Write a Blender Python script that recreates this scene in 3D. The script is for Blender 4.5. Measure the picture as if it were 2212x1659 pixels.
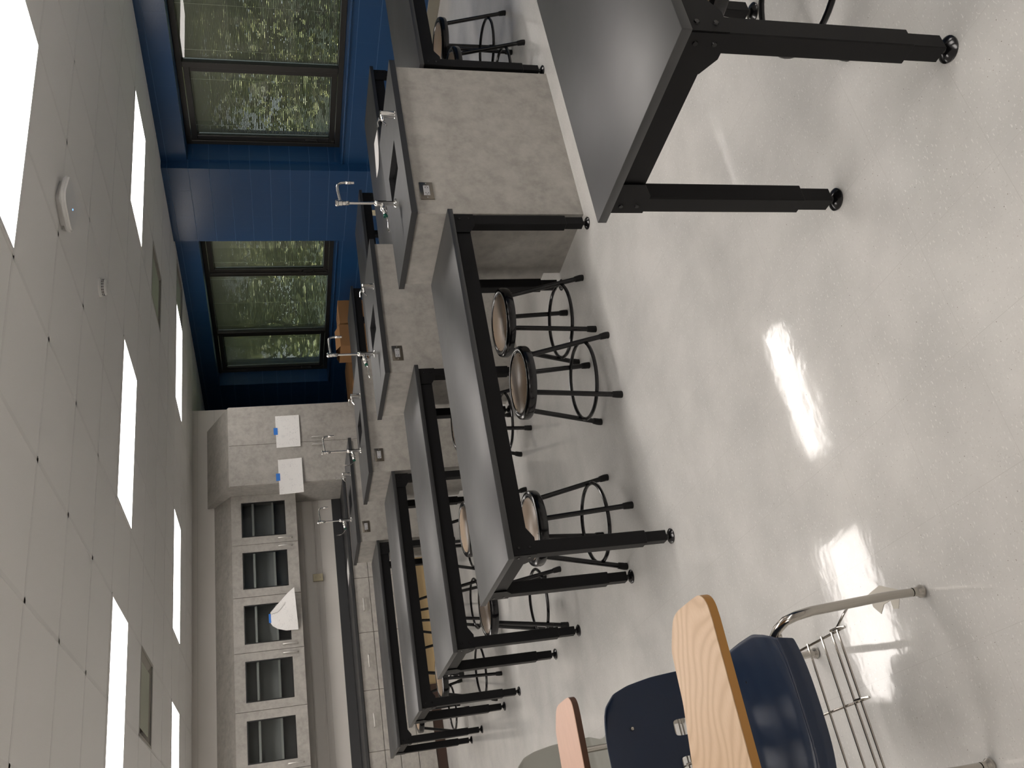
import bpy, bmesh, math, random
from mathutils import Vector, Matrix
random.seed(7)
PI = math.pi
sc = bpy.context.scene
for o in list(bpy.data.objects): bpy.data.objects.remove(o)
C = sc.collection

# ------------------------------------------------------------------ camera
# the photograph was taken with the phone turned on its side: world up points left in the frame
cam_d = bpy.data.cameras.new('camera'); cam = bpy.data.objects.new('camera', cam_d); C.objects.link(cam)
Rt = Vector((0.86338, -0.502567, -0.044734)); Fw = Vector((0.475702, 0.840356, -0.259824)); Up = Vector((0.168171, 0.203047, 0.964619))
M = Matrix.Identity(4)
for i in range(3):
    M[i][0] = -Up[i]; M[i][1] = Rt[i]; M[i][2] = -Fw[i]
M[2][3] = 1.6655
cam.matrix_world = M
cam_d.sensor_width = 36.0; cam_d.lens = 36.0 * 1936.8 / 2212.0
cam_d.clip_start = 0.05; cam_d.clip_end = 200
sc.camera = cam

# ------------------------------------------------------------------ world, sun, exposure
w = bpy.data.worlds.new('world'); sc.world = w; w.use_nodes = True
nt = w.node_tree; bg = nt.nodes['Background']
sky = nt.nodes.new('ShaderNodeTexSky'); sky.sky_type = 'PREETHAM'; sky.turbidity = 4.0
sky.sun_direction = (-0.45, 0.35, 0.8)
mixw = nt.nodes.new('ShaderNodeMix'); mixw.data_type = 'RGBA'; mixw.inputs[0].default_value = 0.65
mixw.inputs[7].default_value = (0.85, 0.95, 1.0, 1)
nt.links.new(sky.outputs[0], mixw.inputs[6]); nt.links.new(mixw.outputs[2], bg.inputs[0])
bg.inputs[1].default_value = 6.5
sl = bpy.data.lights.new('sun', 'SUN'); sun = bpy.data.objects.new('sun', sl); C.objects.link(sun)
sl.energy = 38.0; sl.angle = 0.01; sl.color = (1.0, 0.94, 0.82)
sun.rotation_euler = Vector((0.45, -0.35, -0.8)).to_track_quat('-Z', 'Y').to_euler()
LAMP = 9.4
sc.view_settings.view_transform = 'Standard'; sc.view_settings.look = 'None'
sc.view_settings.exposure = 0.0; sc.view_settings.gamma = 1.0; sc.view_settings.use_curve_mapping = False
sc.cycles.max_bounces = 8; sc.cycles.diffuse_bounces = 4; sc.cycles.glossy_bounces = 4; sc.cycles.transparent_max_bounces = 16
sc.cycles.caustics_reflective = False; sc.cycles.caustics_refractive = False
sc.cycles.use_denoising = True; sc.cycles.sample_clamp_indirect = 6.0

# ------------------------------------------------------------------ materials
def mat(name, col, rough=0.5, metal=0.0, spec=0.5, coat=0.0):
    m = bpy.data.materials.new(name); m.use_nodes = True
    b = m.node_tree.nodes['Principled BSDF']
    b.inputs['Base Color'].default_value = (*col, 1); b.inputs['Roughness'].default_value = rough
    b.inputs['Metallic'].default_value = metal; b.inputs['Specular IOR Level'].default_value = spec
    b.inputs['Coat Weight'].default_value = coat; b.inputs['Coat Roughness'].default_value = 0.08
    return m
def N(m, t, **k):
    n = m.node_tree.nodes.new(t)
    for a, v in k.items(): setattr(n, a, v)
    return n
def L(m, a, b): m.node_tree.links.new(a, b)
def bsdf(m): return m.node_tree.nodes['Principled BSDF']
def coords(m, scale=(1,1,1), out='Object', rot=(0,0,0)):
    tc = N(m, 'ShaderNodeTexCoord'); mp = N(m, 'ShaderNodeMapping')
    mp.inputs['Scale'].default_value = scale; mp.inputs['Rotation'].default_value = rot
    L(m, tc.outputs[out], mp.inputs[0]); return mp.outputs[0]
def noise(m, vec, scale, detail=3, rough=0.55):
    n = N(m, 'ShaderNodeTexNoise'); n.inputs['Scale'].default_value = scale
    n.inputs['Detail'].default_value = detail; n.inputs['Roughness'].default_value = rough
    L(m, vec, n.inputs['Vector']); return n.outputs[0]
def ramp(m, fac, stops):
    r = N(m, 'ShaderNodeValToRGB'); e = r.color_ramp.elements
    while len(e) < len(stops): e.new(0.5)
    for i, (p, c) in enumerate(stops): e[i].position = p; e[i].color = (*c, 1) if len(c) == 3 else c
    L(m, fac, r.inputs[0]); return r.outputs[0]
def mixc(m, fac, a, b, mode='MIX'):
    n = N(m, 'ShaderNodeMix', data_type='RGBA', blend_type=mode)
    for s, v in ((0, fac), (6, a), (7, b)):
        if hasattr(v, 'is_output'): L(m, v, n.inputs[s])
        elif s == 0: n.inputs[0].default_value = v
        else: n.inputs[s].default_value = (*v, 1)
    return n.outputs[2]
def bump(m, h, strength, dist=0.01):
    n = N(m, 'ShaderNodeBump'); n.inputs['Strength'].default_value = strength; n.inputs['Distance'].default_value = dist
    L(m, h, n.inputs['Height']); L(m, n.outputs[0], bsdf(m).inputs['Normal']); return n

# floor: waxed pale vinyl composition tile with flecks
FL = mat('vinyl_floor', (0.6, 0.58, 0.55), 0.13, spec=0.65)
v = coords(FL)
sA = noise(FL, coords(FL, (1, 2.6, 1), rot=(0, 0, 0.5)), 75, 2, 0.5)
sB = noise(FL, coords(FL, (2.6, 1, 1), rot=(0, 0, 0.2)), 90, 2, 0.5)
base = mixc(FL, ramp(FL, noise(FL, v, 3.2, 4), [(0.35, (0, 0, 0)), (0.65, (1, 1, 1))]), (0.56, 0.555, 0.535), (0.66, 0.65, 0.625))
c1 = mixc(FL, ramp(FL, sA, [(0.63, (0, 0, 0)), (0.68, (1, 1, 1))]), base, (0.74, 0.73, 0.70))
c2 = mixc(FL, ramp(FL, sB, [(0.64, (0, 0, 0)), (0.7, (0.6, 0.6, 0.6))]), c1, (0.50, 0.485, 0.46))
br = N(FL, 'ShaderNodeTexBrick', offset=0.0, squash=1.0)
br.inputs['Scale'].default_value = 1; br.inputs['Brick Width'].default_value = 0.3167; br.inputs['Row Height'].default_value = 0.3167
br.inputs['Mortar Size'].default_value = 0.0007; br.inputs['Mortar Smooth'].default_value = 0.6
L(FL, v, br.inputs['Vector'])
c3 = mixc(FL, br.outputs['Fac'], c2, (0.52, 0.51, 0.485))
dirt = ramp(FL, noise(FL, v, 170, 1), [(0.755, (0, 0, 0)), (0.78, (1, 1, 1))])
L(FL, mixc(FL, dirt, c3, (0.16, 0.13, 0.1)), bsdf(FL).inputs['Base Color'])
rr = N(FL, 'ShaderNodeMapRange'); rr.inputs[3].default_value = 0.03; rr.inputs[4].default_value = 0.13
L(FL, noise(FL, v, 1.7, 5, 0.6), rr.inputs[0]); L(FL, rr.outputs[0], bsdf(FL).inputs['Roughness'])
bump(FL, noise(FL, v, 9, 3), 0.06, 0.01)

# painted block walls
def block(name, a, b2, rough, mortar_or_highlight_col, strength):
    m = mat(name, a, rough)
    v = coords(m)
    sp = N(m, 'ShaderNodeSeparateXYZ'); L(m, v, sp.inputs[0])
    ad = N(m, 'ShaderNodeMath', operation='ADD'); L(m, sp.outputs[0], ad.inputs[0]); L(m, sp.outputs[1], ad.inputs[1])
    zz = N(m, 'ShaderNodeMath', operation='ADD'); L(m, sp.outputs[2], zz.inputs[0]); zz.inputs[1].default_value = 0.1015
    cb = N(m, 'ShaderNodeCombineXYZ'); L(m, ad.outputs[0], cb.inputs[0]); L(m, zz.outputs[0], cb.inputs[1])
    br = N(m, 'ShaderNodeTexBrick', offset=0.5)
    br.inputs['Scale'].default_value = 1; br.inputs['Brick Width'].default_value = 0.417; br.inputs['Row Height'].default_value = 0.2085
    br.inputs['Mortar Size'].default_value = 0.0045; br.inputs['Mortar Smooth'].default_value = 0.5
    L(m, cb.outputs[0], br.inputs['Vector'])
    col = mixc(m, noise(m, v, 2.0, 4), a, b2)
    # bed joints run deeper than the painted-over head joints
    dv = N(m, 'ShaderNodeMath', operation='DIVIDE'); L(m, zz.outputs[0], dv.inputs[0]); dv.inputs[1].default_value = 0.2085
    fr = N(m, 'ShaderNodeMath', operation='FRACT'); L(m, dv.outputs[0], fr.inputs[0])
    sb = N(m, 'ShaderNodeMath', operation='SUBTRACT'); L(m, fr.outputs[0], sb.inputs[0]); sb.inputs[1].default_value = 0.5
    ab = N(m, 'ShaderNodeMath', operation='ABSOLUTE'); L(m, sb.outputs[0], ab.inputs[0])
    gt = N(m, 'ShaderNodeMapRange'); gt.inputs[1].default_value = 0.480; gt.inputs[2].default_value = 0.492; L(m, ab.outputs[0], gt.inputs[0])
    hv = N(m, 'ShaderNodeMath', operation='MULTIPLY'); L(m, br.outputs['Fac'], hv.inputs[0]); hv.inputs[1].default_value = 0.1
    mk = N(m, 'ShaderNodeMath', operation='MAXIMUM'); L(m, hv.outputs[0], mk.inputs[0]); L(m, gt.outputs[0], mk.inputs[1])
    L(m, mixc(m, mk.outputs[0], col, mortar_or_highlight_col), bsdf(m).inputs['Base Color'])
    inv = N(m, 'ShaderNodeMath', operation='SUBTRACT'); inv.inputs[0].default_value = 1; L(m, mk.outputs[0], inv.inputs[1])
    mx = N(m, 'ShaderNodeMath', operation='MULTIPLY_ADD'); L(m, noise(m, v, 60, 3), mx.inputs[0]); mx.inputs[1].default_value = 0.15; L(m, inv.outputs[0], mx.inputs[2])
    bump(m, mx.outputs[0], strength, 0.004)
    return m
BLUE = block('blue_block_paint', (0.007, 0.040, 0.110), (0.010, 0.048, 0.130), 0.34, (0.045, 0.11, 0.23), 1.0)  # lighter joint colour paints in highlights along the blue bed joints
BEIGE_W = block('pale_block_paint', (0.62, 0.59, 0.55), (0.66, 0.63, 0.59), 0.5, (0.54, 0.51, 0.47), 0.3)

WHW = mat('white_wall_paint', (0.8, 0.78, 0.75), 0.5)
# ceiling tile
CT = mat('ceiling_tile', (0.55, 0.53, 0.50), 0.9, spec=0.1)
L(CT, ramp(CT, noise(CT, coords(CT), 300, 2), [(0.3, (0.78, 0.77, 0.75)), (0.6, (0.84, 0.83, 0.81)), (0.78, (0.70, 0.69, 0.67))]), bsdf(CT).inputs['Base Color'])
TEE = mat('ceiling_tee_paint', (0.76, 0.75, 0.73), 0.6)

# grey-beige mottled laminate
LAM = mat('mottled_laminate', (0.35, 0.33, 0.30), 0.45)
v = coords(LAM)
n1 = noise(LAM, v, 7, 6, 0.65); n2 = noise(LAM, v, 22, 5, 0.6)
cA = ramp(LAM, n1, [(0.32, (0.29, 0.276, 0.252)), (0.5, (0.35, 0.332, 0.303)), (0.7, (0.42, 0.40, 0.366))])
L(LAM, mixc(LAM, ramp(LAM, n2, [(0.4, (0, 0, 0)), (0.75, (0.6, 0.6, 0.6))]), cA, (0.48, 0.46, 0.42)), bsdf(LAM).inputs['Base Color'])
RESIN = mat('black_epoxy_resin', (0.0105, 0.0115, 0.0135), 0.34, spec=1.0)
v = coords(RESIN)
rr = N(RESIN, 'ShaderNodeMapRange'); rr.inputs[3].default_value = 0.37; rr.inputs[4].default_value = 0.46
L(RESIN, noise(RESIN, v, 6, 4), rr.inputs[0]); L(RESIN, rr.outputs[0], bsdf(RESIN).inputs['Roughness'])
BLK = mat('black_powder_coat', (0.0045, 0.0045, 0.005), 0.5, spec=0.22)
BLKG = mat('black_gloss_enamel', (0.006, 0.006, 0.007), 0.16, spec=0.5)
RUB = mat('black_rubber', (0.008, 0.008, 0.008), 0.6, spec=0.3)
HARD = mat('tan_hardboard', (0.46, 0.34, 0.23), 0.30)
L(HARD, mixc(HARD, noise(HARD, coords(HARD), 30, 4), (0.47, 0.345, 0.235), (0.54, 0.41, 0.285)), bsdf(HARD).inputs['Base Color'])
CHR = mat('chrome', (0.75, 0.74, 0.72), 0.09, 1.0)
NICK = mat('worn_chrome_tube', (0.50, 0.47, 0.43), 0.14, 1.0)
STEEL = mat('stainless_plate', (0.25, 0.225, 0.19), 0.28, 1.0)
PEWT = mat('satin_handle_metal', (0.72, 0.70, 0.67), 0.38, 0.9)
WHP = mat('white_plastic', (0.75, 0.74, 0.72), 0.4)
RECP = mat('receptacle_plastic', (0.42, 0.42, 0.43), 0.4)
SLOT = mat('receptacle_slot_black', (0.02, 0.02, 0.02), 0.6)
WHM = mat('white_fixture_metal', (0.8, 0.79, 0.77), 0.4)
BRZ = mat('dark_bronze_aluminium', (0.020, 0.0185, 0.016), 0.38, spec=0.5)
PLATEB = mat('beige_plastic', (0.55, 0.49, 0.33), 0.45)
CARD = mat('cardboard', (0.235, 0.125, 0.055), 0.8, spec=0.2)
TAPE = mat('packing_tape', (0.36, 0.23, 0.12), 0.25)
BTAPE = mat('blue_masking_tape', (0.035, 0.19, 0.62), 0.6)
BASEB = mat('brown_vinyl_cove_base', (0.045, 0.022, 0.014), 0.4)
BASEG = mat('taupe_cove_base', (0.22, 0.20, 0.16), 0.5)
RAWW = mat('raw_toe_kick_wood', (0.40, 0.29, 0.14), 0.6)
L(RAWW, mixc(RAWW, noise(RAWW, coords(RAWW, (1, 1, 14)), 4, 3), (0.38, 0.27, 0.13), (0.46, 0.34, 0.18)), bsdf(RAWW).inputs['Base Color'])
INT = mat('cabinet_interior', (0.42, 0.42, 0.41), 0.6)
SHELF = mat('pale_shelf_edge', (0.62, 0.62, 0.58), 0.5)
GASK = mat('black_glazing_gasket', (0.008, 0.008, 0.008), 0.5)
GREEN = mat('green_valve_index', (0.0, 0.10, 0.06), 0.3)
NAVY = mat('navy_polypropylene', (0.009, 0.019, 0.045), 0.34, spec=0.5)
bump(NAVY, noise(NAVY, coords(NAVY), 500, 2), 0.10, 0.001)
GREYP = mat('grey_polypropylene', (0.30, 0.30, 0.27), 0.3)
EDGE = mat('oak_edge_band', (0.36, 0.17, 0.035), 0.45)
EDGE2 = mat('brown_edge_band', (0.075, 0.03, 0.015), 0.45)
PINK = mat('pinkish_laminate', (0.60, 0.38, 0.28), 0.4)
L(PINK, mixc(PINK, noise(PINK, coords(PINK, (3, 14, 3)), 5, 4), (0.62, 0.40, 0.30), (0.52, 0.32, 0.23)), bsdf(PINK).inputs['Base Color'])
OAK = mat('light_oak_laminate', (0.62, 0.42, 0.25), 0.38)
v = coords(OAK, (1.6, 2.0, 1), rot=(0, 0, 0.75))
wv = N(OAK, 'ShaderNodeTexWave', wave_type='BANDS', bands_direction='Y', wave_profile='SIN')
wv.inputs['Scale'].default_value = 5.0; wv.inputs['Distortion'].default_value = 30.0; wv.inputs['Detail'].default_value = 1.2; wv.inputs['Detail Scale'].default_value = 0.42
L(OAK, v, wv.inputs['Vector'])
g = ramp(OAK, wv.outputs[0], [(0.0, (0.535, 0.365, 0.225)), (0.35, (0.60, 0.425, 0.275)), (1.0, (0.645, 0.47, 0.315))])
L(OAK, mixc(OAK, ramp(OAK, noise(OAK, coords(OAK, (5, 60, 5)), 12, 3), [(0.4, (0, 0, 0)), (0.7, (0.35, 0.35, 0.35))]), g, (0.50, 0.33, 0.19)), bsdf(OAK).inputs['Base Color'])
PAPER = mat('printed_paper', (0.80, 0.79, 0.77), 0.7)
v = coords(PAPER, (1, 1, 1))
pf = ramp(PAPER, noise(PAPER, coords(PAPER, (60, 60, 160)), 1.0, 2), [(0.56, (0, 0, 0)), (0.66, (1, 1, 1))])
pm = ramp(PAPER, noise(PAPER, v, 14, 2), [(0.48, (0, 0, 0)), (0.56, (0.45, 0.45, 0.45))])
mm = N(PAPER, 'ShaderNodeMath', operation='MULTIPLY'); L(PAPER, pf, mm.inputs[0]); L(PAPER, pm, mm.inputs[1])
L(PAPER, mixc(PAPER, mm.outputs[0], (0.80, 0.79, 0.77), (0.42, 0.42, 0.44)), bsdf(PAPER).inputs['Base Color'])
SLAT = mat('blind_slat', (0.19, 0.185, 0.15), 0.5)
CORD = mat('blind_cord', (0.7, 0.72, 0.62), 0.6)
VENT = mat('vent_beige_paint', (0.36, 0.34, 0.30), 0.6)
VENT2 = mat('vent_plate_reflection_tint', (0.42, 0.44, 0.35), 0.4)  # greenish reflection put into the plate colour
DARK = mat('dark_cavity', (0.01, 0.01, 0.01), 0.8)
LEAFM = mat('leaves', (0.14, 0.26, 0.035), 0.45)
L(LEAFM, ramp(LEAFM, noise(LEAFM, coords(LEAFM), 1.6, 4), [(0.3, (0.12, 0.14, 0.06)), (0.5, (0.36, 0.38, 0.16)), (0.66, (0.80, 0.78, 0.40))]), bsdf(LEAFM).inputs['Base Color'])
BARK = mat('bark', (0.07, 0.05, 0.035), 0.9)
GRASS = mat('lawn_ground', (0.10, 0.16, 0.04), 0.9)
L(GRASS, mixc(GRASS, noise(GRASS, coords(GRASS), 2, 5), (0.03, 0.04, 0.02), (0.05, 0.06, 0.03)), bsdf(GRASS).inputs['Base Color'])

def emit(name, col, s):
    m = bpy.data.materials.new(name); m.use_nodes = True; nt = m.node_tree; nt.nodes.remove(nt.nodes['Principled BSDF'])
    e = nt.nodes.new('ShaderNodeEmission'); e.inputs[0].default_value = (*col, 1); e.inputs[1].default_value = s
    nt.links.new(e.outputs[0], nt.nodes['Material Output'].inputs[0]); return m
LENS = emit('lit_lamp_lens', (1.0, 0.935, 0.885), LAMP)
LED = emit('blue_led', (0.1, 0.35, 1.0), 6)
def pane(name, tint, ior=1.5):
    m = bpy.data.materials.new(name); m.use_nodes = True; nt = m.node_tree; nt.nodes.remove(nt.nodes['Principled BSDF'])
    t = nt.nodes.new('ShaderNodeBsdfTransparent'); t.inputs[0].default_value = (*tint, 1)
    g = nt.nodes.new('ShaderNodeBsdfGlossy'); g.inputs['Roughness'].default_value = 0.0
    f = nt.nodes.new('ShaderNodeFresnel'); f.inputs[0].default_value = ior
    x = nt.nodes.new('ShaderNodeMixShader')
    nt.links.new(f.outputs[0], x.inputs[0]); nt.links.new(t.outputs[0], x.inputs[1]); nt.links.new(g.outputs[0], x.inputs[2])
    nt.links.new(x.outputs[0], nt.nodes['Material Output'].inputs[0]); return m
GLASS = pane('window_glass', (0.86, 0.9, 0.86), 1.7)
CGLASS = pane('cabinet_glass', (0.72, 0.75, 0.75), 1.45)

# ------------------------------------------------------------------ mesh helpers
class MB:
    def __init__(s): s.bm = bmesh.new()
    def box(s, x0, x1, y0, y1, z0, z1, bev=0.0, seg=1):
        b = bmesh.new()
        bmesh.ops.create_cube(b, size=1, matrix=Matrix.Translation(((x0+x1)/2, (y0+y1)/2, (z0+z1)/2)) @ Matrix.Diagonal((abs(x1-x0), abs(y1-y0), abs(z1-z0), 1)))
        if bev > 0: bmesh.ops.bevel(b, geom=b.edges[:] + b.verts[:], offset=bev, segments=seg, affect='EDGES', profile=0.5)
        return s.add(b)
    def add(s, b, mtx=None):
        if mtx is not None: bmesh.ops.transform(b, matrix=mtx, verts=b.verts)
        me = bpy.data.meshes.new('t'); b.to_mesh(me); b.free(); s.bm.from_mesh(me); bpy.data.meshes.remove(me); return s
    def cyl(s, p, q, r, r2=None, n=20, caps=True):
        p, q = Vector(p), Vector(q); d = q - p; b = bmesh.new()
        bmesh.ops.create_cone(b, cap_ends=caps, segments=n, radius1=r, radius2=r if r2 is None else r2, depth=d.length)
        return s.add(b, Matrix.Translation((p+q)/2) @ d.to_track_quat('Z', 'Y').to_matrix().to_4x4())
    def lathe(s, prof, c=(0,0,0), n=40, axis=None):
        b = bmesh.new(); rings = []
        for r, z in prof:
            if r < 1e-6: rings.append([b.verts.new((0, 0, z))])
            else: rings.append([b.verts.new((r*math.cos(2*PI*i/n), r*math.sin(2*PI*i/n), z)) for i in range(n)])
        for A, B in zip(rings, rings[1:]):
            for i in range(n):
                j = (i+1) % n
                vs = [A[i % len(A)], A[j % len(A)], B[j % len(B)], B[i % len(B)]]
                u = []
                for x in vs:
                    if x not in u: u.append(x)
                if len(u) > 2: b.faces.new(u)
        m = Matrix.Translation(c)
        if axis is not None: m = m @ Vector(axis).to_track_quat('Z', 'Y').to_matrix().to_4x4()
        bmesh.ops.recalc_face_normals(b, faces=b.faces)
        return s.add(b, m)
    def tube(s, pts, r, n=12, closed=False, caps=True):
        pts = [Vector(p) for p in pts]; b = bmesh.new(); rings = []; up = None; K = len(pts)
        for i, p in enumerate(pts):
            if closed: t = pts[(i+1) % K] - pts[i-1]
            else: t = pts[min(i+1, K-1)] - pts[max(i-1, 0)]
            t.normalize()
            if up is None: up = t.orthogonal().normalized()
            else: up = (up - t*up.dot(t)).normalized()
            sd = t.cross(up); rad = r[i] if isinstance(r, (list, tuple)) else r
            rings.append([b.verts.new(p + up*rad*math.cos(2*PI*k/n) + sd*rad*math.sin(2*PI*k/n)) for k in range(n)])
        for i in range(K if closed else K-1):
            A, B = rings[i], rings[(i+1) % K]
            for k in range(n): b.faces.new((A[k], A[(k+1) % n], B[(k+1) % n], B[k]))
        if caps and not closed: b.faces.new(rings[0][::-1]); b.faces.new(rings[-1])
        bmesh.ops.recalc_face_normals(b, faces=b.faces)
        return s.add(b)
    def prism(s, poly, z0, z1, mtx=None, bev=0.0, seg=2):
        b = bmesh.new(); A = [b.verts.new((x, y, z0)) for x, y in poly]; f = b.faces.new(A)
        r = bmesh.ops.extrude_face_region(b, geom=[f]); vs = [e for e in r['geom'] if isinstance(e, bmesh.types.BMVert)]
        bmesh.ops.translate(b, vec=(0, 0, z1-z0), verts=vs)
        bmesh.ops.recalc_face_normals(b, faces=b.faces)
        if bev > 0: bmesh.ops.bevel(b, geom=[e for e in b.edges if abs(e.verts[0].co.z-e.verts[1].co.z) < 1e-6], offset=bev, segments=seg, affect='EDGES')
        return s.add(b, mtx)
    def quad(s, *vs):
        s.bm.faces.new([s.bm.verts.new(v) for v in vs]); return s
    def build(s, name, m, parent=None, ang=35):
        me = bpy.data.meshes.new(name); s.bm.to_mesh(me); s.bm.free(); me.materials.append(m)
        me.polygons.foreach_set('use_smooth', [True]*len(me.polygons)); me.set_sharp_from_angle(angle=math.radians(ang))
        o = bpy.data.objects.new(name, me); C.objects.link(o)
        if parent is not None: o.parent = parent
        return o
def rpoly(x0, x1, y0, y1, r, n=6):
    out = []
    for cx, cy, a in ((x1-r, y1-r, 0), (x0+r, y1-r, 90), (x0+r, y0+r, 180), (x1-r, y0+r, 270)):
        for i in range(n+1):
            t = math.radians(a+90*i/n); out.append((cx+r*math.cos(t), cy+r*math.sin(t)))
    return out
def arc(c, r, a0, a1, n, plane='xy'):
    out = []
    for i in range(n+1):
        t = math.radians(a0+(a1-a0)*i/n); u, v = r*math.cos(t), r*math.sin(t)
        out.append(Vector(c) + Vector({'xy': (u, v, 0), 'xz': (u, 0, v), 'yz': (0, u, v)}[plane]))
    return out
def thing(name, label, cat, loc=(0,0,0), rz=0.0, group=None):
    o = bpy.data.objects.new(name, None); C.objects.link(o); o.location = loc; o.rotation_euler = (0, 0, rz)
    o.empty_display_size = 0.1; return tag(o, label, cat, group)
def tag(o, label, cat, group=None):
    o['label'] = label; o['category'] = cat
    if group: o['group'] = group
    return o
def struct(o, label=None):
    o['kind'] = 'structure'
    if label: o['label'] = label
    return o
def dup(root, loc, rz, label, group=None):
    r = root.copy(); C.objects.link(r); r.location = loc; r.rotation_euler = (0, 0, rz); r['label'] = label
    if group: r['group'] = group
    for ch in list(root.children):
        c = ch.copy(); C.objects.link(c); c.parent = r
        for g in list(ch.children):
            d = g.copy(); C.objects.link(d); d.parent = c
    return r

# ------------------------------------------------------------------ room shell
H = 2.67
X0, X1, Y0, Y1 = -3.0, 7.1, -3.2, 13.6
YB = 10.93
struct(MB().box(X0-0.2, X1+0.5, Y0-0.2, Y1+0.2, -0.15, 0.0).build('floor', FL), 'pale grey flecked vinyl tile floor with a waxed shine')
WIN = [(4.03, 7.43), (8.72, 12.18)]; ZS, ZH = 0.81, 2.41
m = MB()
m.box(X1, X1+0.45, Y0-0.2, Y1+0.2, 0, ZS-0.012); m.box(X1, X1+0.45, Y0-0.2, Y1+0.2, ZH, 3.0)
ys = [Y0-0.2] + [y for wn in WIN for y in wn] + [Y1+0.2]
for a, b in zip(ys[0::2], ys[1::2]): m.box(X1, X1+0.45, a, b, ZS-0.012, ZH)
for a, b in ((7.46, 8.66), (2.8, 4.0)): m.box(X1-0.10, X1, a, b, 0, 2.9)
struct(m.build('wall_right', BLUE), 'deep blue painted block wall with two window bays')
m = MB()
for i, (a, b) in enumerate(WIN):
    struct(MB().box(X1-0.018, X1+0.45, a-0.02, b+0.02, ZS-0.02, ZS, 0.006, 3).build('trim_%d' % (i+1), BLUE), 'blue painted rounded sill under a window')
XE = 6.0
struct(MB().box(X0, XE, YB, YB+0.2, 0, 3.0).box(XE-0.2, XE, YB+0.2, Y1, 0, 3.0).build('wall_back', BEIGE_W), 'pale beige painted block wall behind the cabinets')
struct(MB().box(XE, X1, Y1, Y1+0.2, 0, 3.0).build('wall_recess', BLUE), 'blue wall closing the recess beyond the tall cabinet')
struct(MB().box(X0-0.2, X0, Y0, Y1, 0, 3.0).build('wall_left', WHW), 'white wall')
struct(MB().box(X0-0.2, X1, Y0-0.2, Y0, 0, 3.0).build('wall_front', WHW), 'white wall')
m = MB()
m.box(X1-0.008, X1, 4.02, 7.455, 0, 0.105, 0.003); m.box(X1-0.108, X1-0.10, 7.46, 8.66, 0, 0.105, 0.003); m.box(X1-0.008, X1, 8.67, Y1, 0, 0.105, 0.003)
struct(m.build('baseboard_right', BASEG), 'taupe vinyl cove base along the blue wall')

# ceiling grid
G = 0.63333; GX, GY = 3.84, 6.44
def gx(i): return GX + i*G
def gy(j): return GY + j*G
lights = []
for j in (-6, -1, 4, -11):
    for i in (2, -2, -5, -9): lights.append((i, j))
vents = [(2, 1), (-4, 1), (4, 4)]
skip = set()
for i, j in lights: skip |= {(i, j), (i+1, j)}
# light column i spans tiles i..i+1 ; tile (i, j) spans gx(i)..gx(i+1), gy(j)..gy(j+1)
skip |= set(vents)
m = MB(); tee = MB()
i0, i1, j0, j1 = -11, 6, -16, 12
for i in range(i0, i1):
    for j in range(j0, j1):
        if (i, j) in skip: continue
        xa, xb, ya, yb = max(gx(i), X0), min(gx(i+1), X1), max(gy(j), Y0), min(gy(j+1), Y1)
        if xb-xa < 0.01 or yb-ya < 0.01: continue
        m.box(xa, xb, ya, yb, H, H+0.012)
m.box(X0-0.2, X1+0.45, Y0-0.2, Y1+0.2, 2.95, 3.1)  # unseen slab added above the tiles to block sun and sky light
struct(m.build('ceiling', CT), 'suspended ceiling of off-white square tiles')
for i in range(i0+1, i1):
    if X0 < gx(i) < X1: tee.box(gx(i)-0.012, gx(i)+0.012, Y0, Y1, H-0.0012, H+0.004)
for j in range(j0+1, j1):
    if not (Y0 < gy(j) < Y1): continue
    run = [i for i in range(i0, i1)]
    for i in run:
        # no tee crosses the long fixtures
        xa, xb = max(gx(i), X0), min(gx(i+1), X1)
        if xb > xa: tee.box(xa, xb, gy(j)-0.012, gy(j)+0.012, H-0.0012, H+0.004)
struct(tee.build('trim_3', TEE), 'painted metal grid of the suspended ceiling')
# drop the stub of the long tees that would cross a fixture: fixtures hang one millimetre below them instead

def ceiling_light(i, j, label):
    x0, x1, y0, y1 = gx(i), gx(i+2), gy(j), gy(j+1)
    t = thing('ceiling_light', label, 'ceiling light', ((x0+x1)/2, (y0+y1)/2, H), 0, 'recessed ceiling lights')
    a, b = (x1-x0)/2, (y1-y0)/2
    f = MB()
    fr = 0.022
    f.box(-a, a, -b, -b+fr, -0.006, 0.03); f.box(-a, a, b-fr, b, -0.006, 0.03)
    f.box(-a, -a+fr, -b+fr, b-fr, -0.006, 0.03); f.box(a-fr, a, -b+fr, b-fr, -0.006, 0.03)
    f.box(-a, a, -b, b, 0.03, 0.045)
    f.build('frame', WHM, t)
    for s in (-1, 1):
        xa, xb = (-a+fr, -0.004) if s < 0 else (0.004, a-fr)
        MB().box(xa, xb, -b+fr, b-fr, -0.0045, 0.006).build('lens', LENS, t)
    return t
colname = {2: 'window-side', -2: 'middle', -5: 'left', -9: 'far left'}
rowname = {-6: 'in the nearest row overhead', -1: 'in the middle row over the sink islands', 4: 'in the far row before the cabinets', -11: 'in the row behind the viewer'}
for i, j in lights:
    if j == -11 and i in (2,): pass
    ceiling_light(i, j, 'glowing white rectangular ceiling light, %s one %s' % (colname[i], rowname[j]))

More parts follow.
